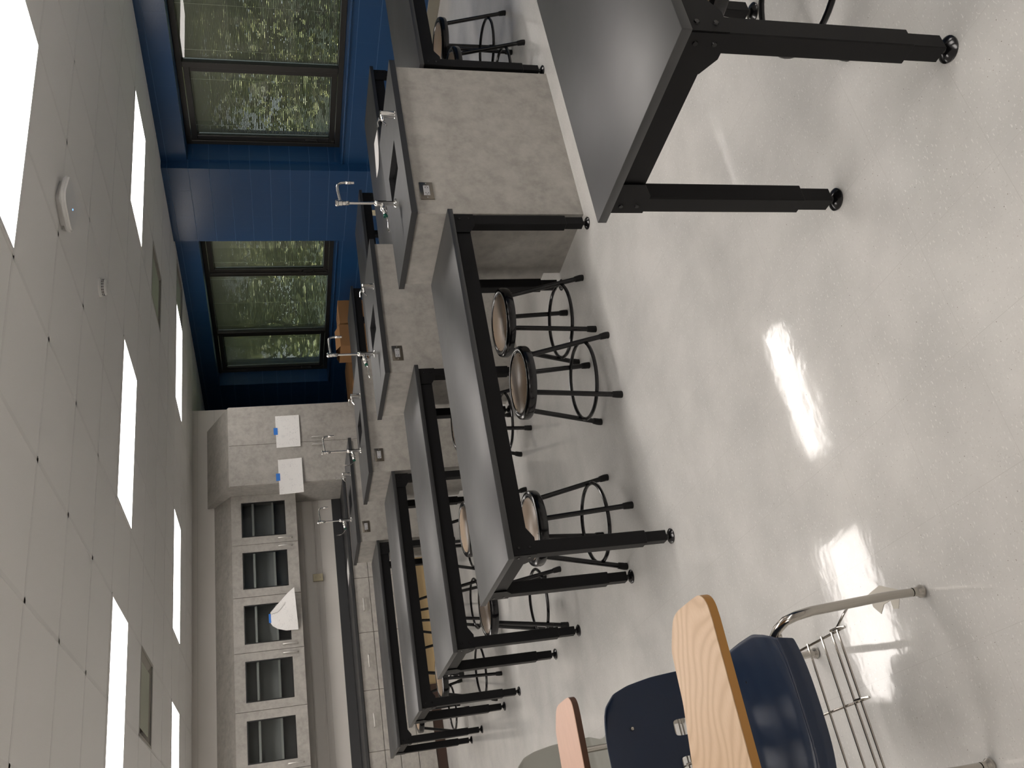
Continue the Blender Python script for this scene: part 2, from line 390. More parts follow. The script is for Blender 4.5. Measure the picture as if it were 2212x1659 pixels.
for (i, j), nm in zip(vents, ('square beige ceiling vent with recessed plate beside the smoke detector', 'square beige ceiling vent between the two leftmost lights', 'square beige ceiling vent closest to the blue window wall')):
    t = thing('ceiling_vent', nm, 'vent', ((gx(i)+gx(i+1))/2, (gy(j)+gy(j+1))/2, H), 0, 'ceiling vents')
    f = MB(); a = G/2; b = 0.2
    for r in range(4):
        mm_ = Matrix.Rotation(r*PI/2, 4, 'Z')
        bb = bmesh.new(); vs = [bb.verts.new(p) for p in ((-a, -a, 0), (a, -a, 0), (b, -b, 0.07), (-b, -b, 0.07))]; bb.faces.new(vs)
        vs = [bb.verts.new(p) for p in ((-a, -a, -0.004), (a, -a, -0.004), (a-0.02, -a+0.02, -0.004), (-a+0.02, -a+0.02, -0.004))]; bb.faces.new(vs)
        f.add(bb, mm_)
    f.build('frame', VENT, t)
    MB().box(-a, a, -a, a, 0.10, 0.11).build('duct', DARK, t)
    MB().box(-0.235, 0.235, -0.235, 0.235, 0.012, 0.018, 0.002).build('plate', VENT2, t)

ap = thing('wireless_access_point', 'white rounded square access point with blue light on the ceiling', 'access point', (3.40, 3.90, H), math.radians(20))
m = MB(); m.prism(rpoly(-0.125, 0.125, -0.125, 0.125, 0.07, 8), -0.052, -0.022, bev=0.009, seg=3); m.build('case', WHP, ap)
MB().prism(rpoly(-0.09, 0.09, -0.09, 0.09, 0.03), -0.0225, -0.001).build('mounting_plate', WHM, ap)
MB().box(-0.004, 0.004, 0.03, 0.036, -0.0532, -0.0515).build('indicator_light', LED, ap)
sd = thing('smoke_detector', 'round white smoke detector with dark slots on the ceiling', 'smoke detector', (3.62, 4.93, H))
MB().lathe([(0.06, 0), (0.06, -0.012), (0.052, -0.016), (0.05, -0.034), (0.042, -0.044), (0, -0.046)]).build('case', WHP, sd)
m = MB()
for a in range(0, 360, 20):
    for zz in (-0.021, -0.029):
        t0 = math.radians(a); bb = bmesh.new()
        bmesh.ops.create_cube(bb, size=1, matrix=Matrix.Rotation(t0, 4, 'Z') @ Matrix.Translation((0.0505, 0, zz)) @ Matrix.Diagonal((0.004, 0.013, 0.004, 1))); m.add(bb)
m.build('sensor_slots', SLOT, sd)

# ------------------------------------------------------------------ windows
def window(idx, ya, yb, lab):
    xf = X1+0.22
    lights3 = [(ya, ya+1.02, True), (ya+1.02, yb-1.06, False), (yb-1.06, yb, True)]
    fr = MB(); d = 0.055
    fr.box(xf, xf+0.09, ya, yb, ZS, ZS+d, 0.003); fr.box(xf, xf+0.09, ya, yb, ZH-d, ZH, 0.003)
    fr.box(xf, xf+0.09, ya, ya+d, ZS+d, ZH-d, 0.003); fr.box(xf, xf+0.09, yb-d, yb, ZS+d, ZH-d, 0.003)
    for (a, b, s) in lights3[1:]: fr.box(xf-0.004, xf+0.09, a-0.032, a+0.032, ZS+d, ZH-d, 0.003)
    root = struct(fr.build('window_%d' % idx, BRZ), lab)
    for (a, b, sash) in lights3:
        a0 = a+(d if a == ya else 0.032); b0 = b-(d if b == yb else 0.032); z0, z1 = ZS+d, ZH-d
        if sash:
            s = MB(); q = 0.062
            s.box(xf+0.012, xf+0.075, a0+0.004, b0-0.004, z0+0.004, z0+q, 0.004); s.box(xf+0.012, xf+0.075, a0+0.004, b0-0.004, z1-q, z1-0.004, 0.004)
            s.box(xf+0.012, xf+0.075, a0+0.004, a0+q, z0+q, z1-q, 0.004); s.box(xf+0.012, xf+0.075, b0-q, b0-0.004, z0+q, z1-q, 0.004)
            s.build('sash', BRZ, root)
            hy = b0-0.03; hz = z0+0.19
            MB().tube([(xf+0.012, hy, hz), (xf-0.035, hy-0.03, hz), (xf-0.045, hy-0.06, hz+0.01), (xf-0.045, hy-0.06, hz+0.13), (xf-0.035, hy-0.03, hz+0.14), (xf+0.012, hy, hz+0.14)], 0.0065, 8).build('handle', BRZ, root)
            MB().box(xf-0.01, xf+0.014, b0-0.045, b0-0.02, z0+0.006, z0+0.035, 0.005).build('latch', BRZ, root)
            a1, b1, c1_, c2_ = a0+q, b0-q, z0+q, z1-q
        else: a1, b1, c1_, c2_ = a0, b0, z0, z1
        m = MB()
        for xx in (xf+0.03, xf+0.075): m.quad((xx, a1, c1_), (xx, a1, c2_), (xx, b1, c2_), (xx, b1, c1_))
        m.build('glass', GLASS, root)
        m = MB(); n = int((c2_-c1_)/0.0150); th = math.radians(66); hw = 0.0079; xc = xf+0.053
        for k in range(n):
            z = c1_+0.008+k*0.0150
            dx, dz = hw*math.cos(th), -hw*math.sin(th)
            m.quad((xc-dx, a1+0.004, z-dz), (xc-dx, b1-0.004, z-dz), (xc, b1-0.004, z+0.0012), (xc, a1+0.004, z+0.0012))
            m.quad((xc, a1+0.004, z+0.0012), (xc, b1-0.004, z+0.0012), (xc+dx, b1-0.004, z+dz), (xc+dx, a1+0.004, z+dz))
        m.box(xc-0.009, xc+0.009, a1+0.002, b1-0.002, c2_-0.016, c2_-0.001)
        m.build('blind', SLAT, root, ang=180)
        m = MB(); wd = b1-a1; ncd = 2 if sash else 3
        for k in range(ncd):
            yy = a1+wd*((0.14, 0.86) if sash else (0.09, 0.5, 0.91))[k]
            m.box(xc-0.010, xc-0.0088, yy-0.0013, yy+0.0013, c1_, c2_)
        m.build('blind_cord', CORD, root)
window(1, WIN[0][0], WIN[0][1], 'dark bronze three-part window with mini blinds, nearest to the camera')
window(2, WIN[1][0], WIN[1][1], 'dark bronze three-part window with mini blinds beyond the blue block pier')

# outside: lawn and trees beyond the glass
struct(MB().box(X1+0.5, 40, -10, 45, -0.2, -0.05).build('outside_ground', GRASS), 'grassy ground outside the windows')
def tree(x, y, h, rx, rz, n, seed, label):
    rnd = random.Random(seed); t = thing('tree', label, 'tree', (x, y, -0.05), 0, 'trees outside the windows')
    m = MB(); m.tube([(0, 0, 0), (0.05, 0.03, h*0.35), (-0.04, 0.02, h*0.6), (0.0, 0.0, h*0.85)], [0.09, 0.075, 0.06, 0.03], 8)
    for k in range(9):
        a = rnd.uniform(0, 2*PI); z = h*rnd.uniform(0.2, 0.6); r = rx*rnd.uniform(0.6, 0.9)
        m.tube([(0, 0, z), (r*0.5*math.cos(a), r*0.5*math.sin(a), z+0.35), (r*math.cos(a), r*math.sin(a), z+0.9)], [0.035, 0.022, 0.01], 6)
    m.build('trunk', BARK, t)
    bm = bmesh.new(); cl = [(rnd.uniform(-1, 1), rnd.uniform(-1, 1), rnd.uniform(-1, 1)) for _ in range(40)]
    cl = [Vector(c).normalized()*rnd.uniform(0.35, 0.95) for c in cl]
    for k in range(n):
        c = cl[rnd.randrange(len(cl))]; p = Vector((c.x*rx, c.y*rx, c.z*rz+h*0.55)) + Vector((rnd.gauss(0, 0.22), rnd.gauss(0, 0.22), rnd.gauss(0, 0.22)))
        if p.z < 0.05: continue
        q = Vector((rnd.gauss(0, 1), rnd.gauss(0, 1), rnd.gauss(0.5, 1))).to_track_quat('Z', 'Y'); s = rnd.uniform(0.05, 0.10)
        vs = [bm.verts.new(p + q @ Vector(u)) for u in ((-s, 0, 0), (0, -s*0.45, 0.01), (s, 0, 0), (0, s*0.45, 0.01))]
        bm.faces.new(vs)
    mb = MB(); mb.bm.free(); mb.bm = bm; mb.build('foliage', LEAFM, t, 180)
    return t
for k, (x, y, h, rx, rz) in enumerate([(10.6, 8.4, 3.0, 1.2, 1.6), (15.5, 14.0, 4.6, 2.2, 2.4), (11.2, 13.4, 2.8, 1.3, 1.5), (15.5, 20.5, 4.8, 2.3, 2.5), (11.6, 17.6, 2.6, 1.3, 1.4)]):
    tree(x, y, h, rx, rz, 4200, 11+k, ['bright leafy tree seen through the nearest window bay', 'taller tree behind, left part of the nearest window bay', 'leafy tree seen through the far window beside the block pier', 'tall tree seen through the middle pane of the far window', 'low tree seen through the last pane of the far window'][k])

# ------------------------------------------------------------------ lab table
TD = 0.654
def lab_table(name, label, length, loc, group, first=None):
    t = thing(name, label, 'lab table', loc, 0, group)
    a, b = length/2, TD/2; Z = 0.76
    MB().box(-a, a, -b, b, Z-0.027, Z, 0.0025, 2).build('table_top', RESIN, t)
    ins = 0.022
    ap_ = MB(); z0, z1 = Z-0.105, Z-0.0275
    ap_.box(-a+ins+0.04, a-ins-0.04, -b+ins+0.004, -b+ins+0.024, z0, z1); ap_.box(-a+ins+0.04, a-ins-0.04, b-ins-0.024, b-ins-0.004, z0, z1)
    ap_.box(-a+ins+0.004, -a+ins+0.024, -b+ins+0.04, b-ins-0.04, z0, z1); ap_.box(a-ins-0.024, a-ins-0.004, -b+ins+0.04, b-ins-0.04, z0, z1)
    ap_.build('apron', BLK, t)
    w_ = 0.058
    for sx in (-1, 1):
        for sy in (-1, 1):
            cx, cy = sx*(a-ins-w_/2), sy*(b-ins-w_/2); m = MB()
            m.box(cx-w_/2, cx+w_/2, cy-w_/2, cy+w_/2, 0.13, z1, 0.003)
            # gusset plates on the two outer faces, chamfered towards the apron
            for ax in (0, 1):
                g_ = 0.115
                pts = [(0, z1-0.001), (g_, z1-0.001), (g_, z1-0.075), (w_+0.012, z1-0.105), (0, z1-0.105)]
                bb = bmesh.new(); th = 0.003
                for s in (0, 1):
                    off = th*s
                    vs = []
                    for u, z in pts:
                        if ax == 0: vs.append(bb.verts.new((sx*(a-ins-u), sy*(b-ins+0.0005+off), z)))
                        else: vs.append(bb.verts.new((sx*(a-ins+0.0005+off), sy*(b-ins-u), z)))
                    bb.faces.new(vs)
                bb.verts.ensure_lookup_table(); k = len(pts)
                for i in range(k): bb.faces.new((bb.verts[i], bb.verts[(i+1) % k], bb.verts[k+(i+1) % k], bb.verts[k+i]))
                bmesh.ops.recalc_face_normals(bb, faces=bb.faces); m.add(bb)
            lg = m.build('leg', BLK, t)
            e = MB(); q = w_/2-0.006; e.box(cx-q, cx+q, cy-q, cy+q, 0.032, 0.131, 0.002); e.build('leg_extension', BLK, lg)
            MB().lathe([(0, 0.0), (0.033, 0.0), (0.034, 0.005), (0.026, 0.012), (0.012, 0.018), (0.009, 0.034)], (cx, cy, 0), 24).build('leveling_foot', BLKG, lg)
            bo = MB()
            for zz in (z1-0.03, z1-0.078):
                bo.cyl((cx, sy*(b-ins+0.003), zz), (cx, sy*(b-ins+0.0065), zz), 0.0075, 0.006, 12); bo.cyl((sx*(a-ins+0.003), cy, zz), (sx*(a-ins+0.0065), cy, zz), 0.0075, 0.006, 12)
            bo.build('bolt', BLKG, lg)
    return t
TL = 1.864; XLc = (1.126+2.990)/2; XRc = 4.112+TL/2
YT = [3.4445, 4.9674, 6.6109, 8.1763]; YR = [3.50, 5.13, 6.62, 8.18]
g_l = 'long black lab tables left of the sink islands'; g_r = 'long black lab tables between the islands and the window wall'
tL = lab_table('lab_table', 'long black lab table left of the nearest sink island, three stools under it', TL, (XLc, YT[0]+TD/2, 0), g_l)
for k, lb in ((1, 'second long black lab table from the camera, left of the second sink island'), (2, 'third long black lab table from the camera, left of the third sink island'), (3, 'farthest long black lab table, nearest to the drawer cabinets')):
    dup(tL, (XLc, YT[k]+TD/2, 0), 0, lb)
for k, lb in enumerate(('black lab table right of the nearest sink island, two stools under it', 'black lab table with a white paper on it, window side of the second island', 'black lab table by the window wall in the third row', 'black lab table in front of the cardboard boxes by the window wall')):
    dup(tL, (XRc, YR[k]+TD/2, 0), 0, lb, g_r)
lab_table('lab_table', 'short black lab table closest to the camera at the right, stool under it', 0.945, (1.546+0.4725, 1.185+TD/2, 0), None)

# ------------------------------------------------------------------ stools
def make_stool():
    t = thing('lab_stool', '', 'stool')
    MB().lathe([(0, 0.425), (0.165, 0.425), (0.184, 0.420), (0.187, 0.426), (0.187, 0.452), (0.183, 0.461), (0.174, 0.466), (0.160, 0.4655), (0.154, 0.462), (0.152, 0.459), (0, 0.458)], n=56).build('seat_rim', BLKG, t)
    MB().lathe([(0, 0.4585), (0.1515, 0.4585), (0.1515, 0.4615), (0.150, 0.4625), (0, 0.4625)], n=56).build('seat_panel', HARD, t)
    m = MB()
    for k in range(6):
        a = k*PI/3+0.3; m.lathe([(0, 0.0016), (0.0028, 0.0008), (0.0035, 0)], (0.142*math.cos(a), 0.142*math.sin(a), 0.4624), 8)
    m.build('rivet', BLKG, t)
    for k in range(4):
        a = PI/4+k*PI/2; cx, cy = math.cos(a), math.sin(a)
        p = Vector((cx*0.142, cy*0.142, 0.430)); q = Vector((cx*0.236, cy*0.236, 0.012))
        lg = MB().tube([p, q], 0.0130, 12).build('leg', BLKG, t)
        d = (q-p).normalized(); m = MB(); m.tube([q-d*0.035, q-d*0.012, q+d*0.0], [0.0155, 0.0175, 0.0175], 14)
        m.lathe([(0, 0), (0.0170, 0.0), (0.018, 0.006), (0.0165, 0.018)], (q.x, q.y, 0), 14); m.build('rubber_foot', RUB, lg)
    MB().tube(arc((0, 0, 0.118), 0.199, 0, 360*47/48, 47), 0.0094, 10, closed=True).build('foot_ring', BLKG, t)
    return t
st = make_stool()
spots = [
 (2.589, 3.900, 0, 'stool under the nearest long lab table, closest to the sink island', 'a'),
 (2.142, 3.778, -4, 'middle one of the three stools under the nearest long lab table', 'a'),
 (1.475, 4.063, 42, 'stool at the free left end of the nearest long lab table', 'a'),
 (2.720, 5.330, 6, 'stool beside the second sink island, mostly hidden by the nearest long table', 'b'),
 (2.060, 5.570, 35, 'stool in the middle of the second long lab table', 'b'),
 (1.455, 5.330, -11, 'stool at the left end of the second lab table', 'b'),
 (2.450, 6.950, 20, 'stool under the third lab table, closest to the third island', 'c'),
 (2.000, 7.160, -6, 'stool in the middle of the third lab table', 'c'),
 (1.500, 7.360, 24, 'stool at the left end of the third lab table', 'c'),
 (2.400, 8.800, 12, 'stool farthest right under the last lab table by the drawers', 'd'),
 (1.970, 8.850, -12, 'middle stool under the last lab table by the drawers', 'd'),
 (1.510, 8.920, 30, 'stool at the left end of the last lab table by the drawers', 'd'),
 (4.985, 4.085, -9, 'stool farther from the island under the window-side table of the first row', 'e'),
 (4.500, 3.920, -19, 'stool right beside the nearest island under its window-side table', 'e'),
 (2.130, 1.455, 31, 'stool under the short lab table closest to the camera', None)]
gn = {'a': 'stools under the nearest long lab table', 'b': 'stools under the second lab table', 'c': 'stools under the third lab table', 'd': 'stools under the farthest lab table', 'e': 'stools under the first window-side table'}
for k, (x, y, r, lb, g_) in enumerate(spots):
    lb = 'round black lab ' + lb
    if k == 0:
        st.location = (x, y, 0); st.rotation_euler = (0, 0, math.radians(r)); st['label'] = lb; st['group'] = gn[g_]
    else:
        s = dup(st, (x, y, 0), math.radians(r), lb, gn.get(g_))
        if g_ is None and 'group' in s: del s['group']

# ------------------------------------------------------------------ sink islands (origin: front left corner of the worktop)
def island(y, k, label, blade):
    t = thing('sink_island', label, 'sink island', (3.007, y, 0), 0, 'sink islands in a row down the middle of the room')
    PW, PD, PZ = 1.12, 0.662, 0.9355
    x0, x1, y0, y1 = 0.012, 1.092, 0.024, 0.628
    m = MB(); tk = 0.018
    prof = [(y0, 0), (y1-0.085, 0), (y1-0.085, 0.10), (y1, 0.10), (y1, PZ-0.034), (y0, PZ-0.034)]
    for xa in (x0, x1-tk):
        bb = bmesh.new(); A = [bb.verts.new((xa, p, z)) for p, z in prof]; B = [bb.verts.new((xa+tk, p, z)) for p, z in prof]
        bb.faces.new(A); bb.faces.new(B[::-1])
        for i in range(6): bb.faces.new((A[i], B[i], B[(i+1) % 6], A[(i+1) % 6]))
        bmesh.ops.recalc_face_normals(bb, faces=bb.faces); m.add(bb)
    m.box(x0+tk, x1-tk, y0, y0+tk, 0, PZ-0.034); m.box(x0+tk, x1-tk, y1-0.10, y1-0.085, 0, 0.10); m.box(x0+tk, x1-tk, y0+tk, y1-0.02, 0.10, 0.118)
    m.build('cabinet', LAM, t)
    for s in (0, 1):
        xa = x0+0.002+s*(x1-x0)/2; xb = xa+(x1-x0)/2-0.004
        d = MB().box(xa, xb, y1-0.019, y1, 0.104, PZ-0.05, 0.001).build('door', LAM, t)
        hx = xb-0.04 if s == 0 else xa+0.04
        MB().tube([(hx, y1, 0.62), (hx, y1+0.025, 0.63), (hx, y1+0.025, 0.75), (hx, y1, 0.76)], 0.004, 8).build('handle', PEWT, d)
    # worktop with the sink cut-out
    sx0, sx1, sy0, sy1 = 0.472, 0.684, 0.185, 0.500
    zt, zb = PZ, PZ-0.032; m = MB()
    m.box(0, PW, 0, sy0, zb, zt); m.box(0, PW, sy1, PD, zb, zt); m.box(0, sx0, sy0, sy1, zb, zt); m.box(sx1, PW, sy0, sy1, zb, zt)
    bmesh.ops.remove_doubles(m.bm, verts=m.bm.verts, dist=1e-5)
    m.build('worktop', RESIN, t)
    m = MB(); m.box(0.004, PW-0.01, 0.012, PD-0.012, zb-0.006, zb-0.0005); 
    m2 = MB(); bs = 0.006
    m2.box(sx0-bs, sx0, sy0-bs, sy1+bs, zb-0.17, zb-0.001); m2.box(sx1, sx1+bs, sy0-bs, sy1+bs, zb-0.17, zb-0.001)
    m2.box(sx0, sx1, sy0-bs, sy0, zb-0.17, zb-0.001); m2.box(sx0, sx1, sy1, sy1+bs, zb-0.17, zb-0.001); m2.box(sx0-bs, sx1+bs, sy0-bs, sy1+bs, zb-0.176, zb-0.17)
    sk = m2.build('sink_basin', RESIN, t)
    MB().lathe([(0, 0), (0.022, 0), (0.026, 0.003), (0.03, 0)], ((sx0+sx1)/2, (sy0+sy1)/2, zb-0.1695), 20).build('drain', CHR, sk)
    m.bm.free()
    e = MB(); e.box(x0+0.004, x1-0.004, y0+0.010, y0+0.014, zb-0.012, zb); e.build('edge_strip', LAM, t)
    # faucet
    fx, fy = 0.383, 0.371; z0 = PZ
    f = MB()
    f.lathe([(0, 0), (0.027, 0), (0.027, 0.006), (0.022, 0.012), (0.0135, 0.016), (0.0125, 0.055), (0.0155, 0.06), (0.0155, 0.10), (0.018, 0.104), (0.019, 0.112), (0.014, 0.122), (0.008, 0.126), (0.008, 0.262), (0.0125, 0.268), (0.0135, 0.29), (0.012, 0.300), (0.0155, 0.303), (0.0155, 0.322), (0.019, 0.326), (0.019, 0.334), (0.012, 0.34), (0, 0.341)], (fx, fy, z0), 24)
    fb = f.build('faucet', CHR, t)
    sp = [(fx, fy, z0+0.312)] + [(fx+0.03, fy, z0+0.313), (fx+0.07, fy, z0+0.318), (fx+0.105, fy, z0+0.320)] + [tuple(p) for p in arc((fx+0.118, fy, z0+0.289), 0.031, 100, 5, 7, 'xz')] + [(fx+0.150, fy, z0+0.272)]
    m = MB(); m.tube(sp, 0.0075, 12); m.lathe([(0, 0), (0.0085, 0), (0.0085, 0.018), (0.010, 0.02), (0.010, 0.044), (0.0085, 0.047), (0, 0.047)], (fx+0.150, fy, z0+0.225), 18); m.build('spout', CHR, fb)
    m = MB(); m.lathe([(0, -0.004), (0.016, 0), (0.014, 0.018), (0.019, 0.024), (0.019, 0.036), (0.013, 0.042), (0.015, 0.060), (0.011, 0.072), (0, 0.074)], (fx-0.010, fy, z0+0.078), 18, (-1, 0, -0.08)); m.build('valve', CHR, fb)
    MB().lathe([(0, 0), (0.0125, 0), (0.0125, 0.009), (0, 0.009)], (fx-0.088, fy, z0+0.071), 18, (-1, 0, -0.08)).build('green_index', GREEN, fb)
    bb = bmesh.new(); hx = fx-0.098
    dirs = {0: ((-1, 0, -0.1), (0, 0, 1)), 1: ((-0.35, -0.1, 0.95), (0, 1, 0)), 2: ((-0.5, 0.1, 0.85), (0, 1, 0))}[blade]
    d = Vector(dirs[0]).normalized(); sdv = Vector((0, 1, 0)); nrm = d.cross(sdv).normalized(); n_ = 10; rows = []
    for i in range(n_+1):
        u = i/n_; cpt = Vector((hx, fy, z0+0.069)) + d*0.105*u + (nrm*0.018*math.sin(u*PI) if blade else nrm*0.004*math.sin(u*6))
        wd_ = 0.005+0.009*u**1.3; 
        if i == n_: wd_ *= 0.6
        rows.append([bb.verts.new(cpt+sdv*wd_*a_+nrm*b_*0.002) for a_, b_ in ((-1, 0), (-0.6, 1), (0.6, 1), (1, 0), (0.6, -1), (-0.6, -1))])
    for A, B in zip(rows, rows[1:]):
        for i in range(6): bb.faces.new((A[i], A[(i+1) % 6], B[(i+1) % 6], B[i]))
    bb.faces.new(rows[0][::-1]); bb.faces.new(rows[-1]); bmesh.ops.recalc_face_normals(bb, faces=bb.faces)
    mb = MB(); mb.add(bb); mb.build('handle', CHR, fb, 50)
    # gas turret
    gx_, gy_ = 0.742, 0.052
    g_ = MB().lathe([(0, 0), (0.025, 0), (0.025, 0.004), (0.020, 0.006), (0.019, 0.076), (0.021, 0.079), (0.019, 0.084), (0, 0.086)], (gx_, gy_, PZ), 24).build('gas_turret', CHR, t)
    zt_ = PZ+0.072; m = MB(); m.cyl((gx_-0.016, gy_, zt_), (gx_-0.034, gy_, zt_), 0.0085); m.lathe([(0, 0), (0.011, 0), (0.011, 0.013), (0.008, 0.016), (0.006, 0.02)], (gx_-0.034, gy_, zt_), 16, (-1, 0, 0)); m.cyl((gx_-0.043, gy_, zt_), (gx_-0.043, gy_, zt_+0.022), 0.006)
    m.tube([(gx_-0.052, gy_, zt_), (gx_-0.060, gy_, zt_-0.002), (gx_-0.075, gy_, zt_-0.012), (gx_-0.085, gy_, zt_-0.016)], [0.006, 0.0065, 0.005, 0.0035], 10)
    m.build('gas_valve', CHR, g_)
    m = MB(); ld = Vector((-1, 0, 0.15)) if k != 3 else Vector((0.1, 0, 1)); ld.normalize(); p0 = Vector((gx_-0.043, gy_, zt_+0.024))
    m.tube([p0-ld*0.012, p0, p0+ld*0.02+Vector((0, 0, 0.004)), p0+ld*0.052], [0.004, 0.006, 0.004, 0.0055], 8); m.build('lever', CHR, g_)
    # outlet
    ox, oz = 0.163, 0.835
    pl = MB().box(ox-0.0575, ox+0.0575, y0-0.006, y0+0.0005, oz-0.036, oz+0.036, 0.002, 2).build('outlet_plate', STEEL, t)
    MB().box(ox-0.034, ox+0.034, y0-0.009, y0-0.005, oz-0.0165, oz+0.0165, 0.002).build('receptacle', RECP, pl)
    m = MB()
    for s in (-1, 1):
        for dz in (-0.0065, 0.0065): m.box(ox+s*0.018-0.004, ox+s*0.018-0.0005+0.0035, y0-0.0096, y0-0.0088, oz+dz-0.0015, oz+dz+0.0015)
        m.cyl((ox+s*0.027, y0-0.0096, oz), (ox+s*0.027, y0-0.0088, oz), 0.0022, n=10)
    m.build('slots', SLOT, pl)
    m = MB()
    for s in (-1, 1): m.cyl((ox+s*0.048, y0-0.0075, oz), (ox+s*0.048, y0-0.005, oz), 0.0035, n=10)
    m.build('screw', CHR, pl)
    return t
for k, (y, lb, bl) in enumerate([(3.494, 'nearest sink island, grey laminate cabinet under a black worktop with tall chrome faucet', 0), (5.086, 'second sink island from the camera, grey laminate with black worktop', 0), (6.651, 'third sink island from the camera, its faucet handle raised', 1), (8.239, 'farthest sink island, black worktop next to the drawer cabinets', 2)]):
    island(y, k, lb, bl)

# ------------------------------------------------------------------ tall cabinet
YF = 10.30
t = thing('tall_cabinet', 'tall grey laminate cabinet with two doors and a sloped top', 'cabinet', (4.6, YF, 0))
W_ = 1.08; D_ = YB-YF-0.004; zt = 2.19
m = MB(); bb = bmesh.new(); pr = [(0.02, 0), (D_, 0), (D_, 2.49), (0.02, 2.20)]
A = [bb.verts.new((0, p, z)) for p, z in pr]; B = [bb.verts.new((W_, p, z)) for p, z in pr]; bb.faces.new(A); bb.faces.new(B[::-1])
for i in range(4): bb.faces.new((A[i], B[i], B[(i+1) % 4], A[(i+1) % 4]))
bmesh.ops.recalc_face_normals(bb, faces=bb.faces); m.add(bb); m.build('body', LAM, t)
for s in (0, 1):
    d = MB().box(s*W_/2+0.0025, (s+1)*W_/2-0.0025, 0, 0.0195, 0.11, zt, 0.0008).build('door', LAM, t)
    hx = W_/2+(0.052 if s else -0.052)
    MB().tube([(hx, 0, 1.20), (hx, -0.022, 1.195), (hx, -0.028, 1.18), (hx, -0.028, 1.08), (hx, -0.022, 1.062), (hx, 0, 1.057)], 0.0068, 10).build('handle', PEWT, d)

# wall cabinets
YU = 10.60
def wall_cabinet(xr, label, pair):
    # xr = right edge; two doors going left
    dw = 0.6385; x0 = xr-2*dw
    t = thing('wall_cabinet', label, 'cabinet', (x0, YU, 1.43), 0, 'glass-door wall cabinets')
    Wd = 2*dw; Dp = YB-YU; Hh = 0.765
    m = MB(); m.box(0, 0.018, 0.02, Dp, 0, Hh); m.box(Wd-0.018, Wd, 0.02, Dp, 0, Hh); m.box(0.018, Wd-0.018, 0.02, Dp, 0, 0.018); m.box(0.018, Wd-0.018, 0.02, Dp, Hh-0.018, Hh)
    bb = bmesh.new(); pr = [(0.0, Hh+0.0005), (Dp, Hh+0.0005), (Dp, Hh+0.215)]
    A = [bb.verts.new((0, p, z)) for p, z in pr]; B = [bb.verts.new((Wd, p, z)) for p, z in pr]; bb.faces.new(A); bb.faces.new(B[::-1])
    for i in range(3): bb.faces.new((A[i], B[i], B[(i+1) % 3], A[(i+1) % 3]))
    bmesh.ops.recalc_face_normals(bb, faces=bb.faces); m.add(bb)
    m.build('body', LAM, t)
    MB().box(0.018, Wd-0.018, Dp-0.012, Dp-0.002, 0.018, Hh-0.018).build('back_panel', INT, t)
    for zz in (0.282, 0.516): MB().box(0.02, Wd-0.02, 0.045, Dp-0.014, zz-0.012, zz+0.012).build('shelf', SHELF, t)
    for s in (0, 1):
        xa, xb = s*dw+0.0025, (s+1)*dw-0.0025; gx0, gx1, gz0, gz1 = xa+0.093, xb-0.093, 0.132, 0.648
        m = MB(); m.box(xa, gx0, 0, 0.0195, 0, Hh, 0.0008); m.box(gx1, xb, 0, 0.0195, 0, Hh, 0.0008); m.box(gx0, gx1, 0.0, 0.0195, 0, gz0); m.box(gx0, gx1, 0.0, 0.0195, gz1, Hh)
        d = m.build('door', LAM, t)
        m = MB(); q = 0.012
        m.box(gx0, gx0+q, 0.003, 0.017, gz0, gz1); m.box(gx1-q, gx1, 0.003, 0.017, gz0, gz1); m.box(gx0+q, gx1-q, 0.003, 0.017, gz0, gz0+q); m.box(gx0+q, gx1-q, 0.003, 0.017, gz1-q, gz1)
        m.build('gasket', GASK, d)
        MB().quad((gx0+q, 0.009, gz0+q), (gx1-q, 0.009, gz0+q), (gx1-q, 0.009, gz1-q), (gx0+q, 0.009, gz1-q)).build('glass', CGLASS, d)
        hx = dw+(0.05 if s else -0.05)
        MB().tube([(hx, 0, 0.232), (hx, -0.02, 0.228), (hx, -0.027, 0.215), (hx, -0.027, 0.09), (hx, -0.02, 0.074), (hx, 0, 0.07)], 0.0068, 10).build('handle', PEWT, d)
    return t
wall_cabinet(4.60, 'wall cabinet with two glass doors right against the tall cabinet', 0)
wall_cabinet(4.60-1.277, 'middle wall cabinet with two glass doors, a curled paper taped on one', 1)
wall_cabinet(4.60-2*1.277, 'wall cabinet with two glass doors at the left edge of the view', 2)

# base cabinets, worktop
bxs = [4.60-0.6385*i for i in range(9)]
def base_cabinet(x0, label, stack):
    t = thing('base_cabinet', label, 'cabinet', (x0, YF, 0), 0, 'drawer cabinets under the black worktop')
    Wd = 0.6385; Dp = YB-YF-0.002
    m = MB(); m.box(0.0005, Wd-0.0005, 0.02, Dp, 0.115, 0.834); m.build('body', LAM, t)
    MB().box(0.0005, Wd-0.0005, 0.035, 0.10, 0, 0.1145).build('toe_kick', RAWW, t)
    for z0, z1 in ((0.662, 0.829), (0.499, 0.658), (0.307, 0.495), (0.112, 0.303)):
        d = MB().box(0.0026, Wd-0.0026, 0, 0.0195, z0+0.001, z1-0.001, 0.0008).build('drawer', LAM, t)
        zc = (z0+z1)/2
        MB().tube([(Wd/2-0.07, 0, zc), (Wd/2-0.068, -0.022, zc), (Wd/2-0.058, -0.027, zc), (Wd/2+0.058, -0.027, zc), (Wd/2+0.068, -0.022, zc), (Wd/2+0.07, 0, zc)], 0.0068, 10).build('handle', PEWT, d)
    return t
names = ['first drawer cabinet, tucked against the tall cabinet', 'second drawer cabinet from the tall cabinet, behind the farthest island', 'drawer cabinet just left of the farthest sink island', 'fourth drawer cabinet from the tall cabinet, with bare wood toe kick', 'fifth drawer cabinet from the tall cabinet, where the brown base begins', 'sixth drawer cabinet from the tall cabinet, at the left edge of view']
for i, nm in enumerate(names): base_cabinet(bxs[i+1], nm+', grey laminate', 4)
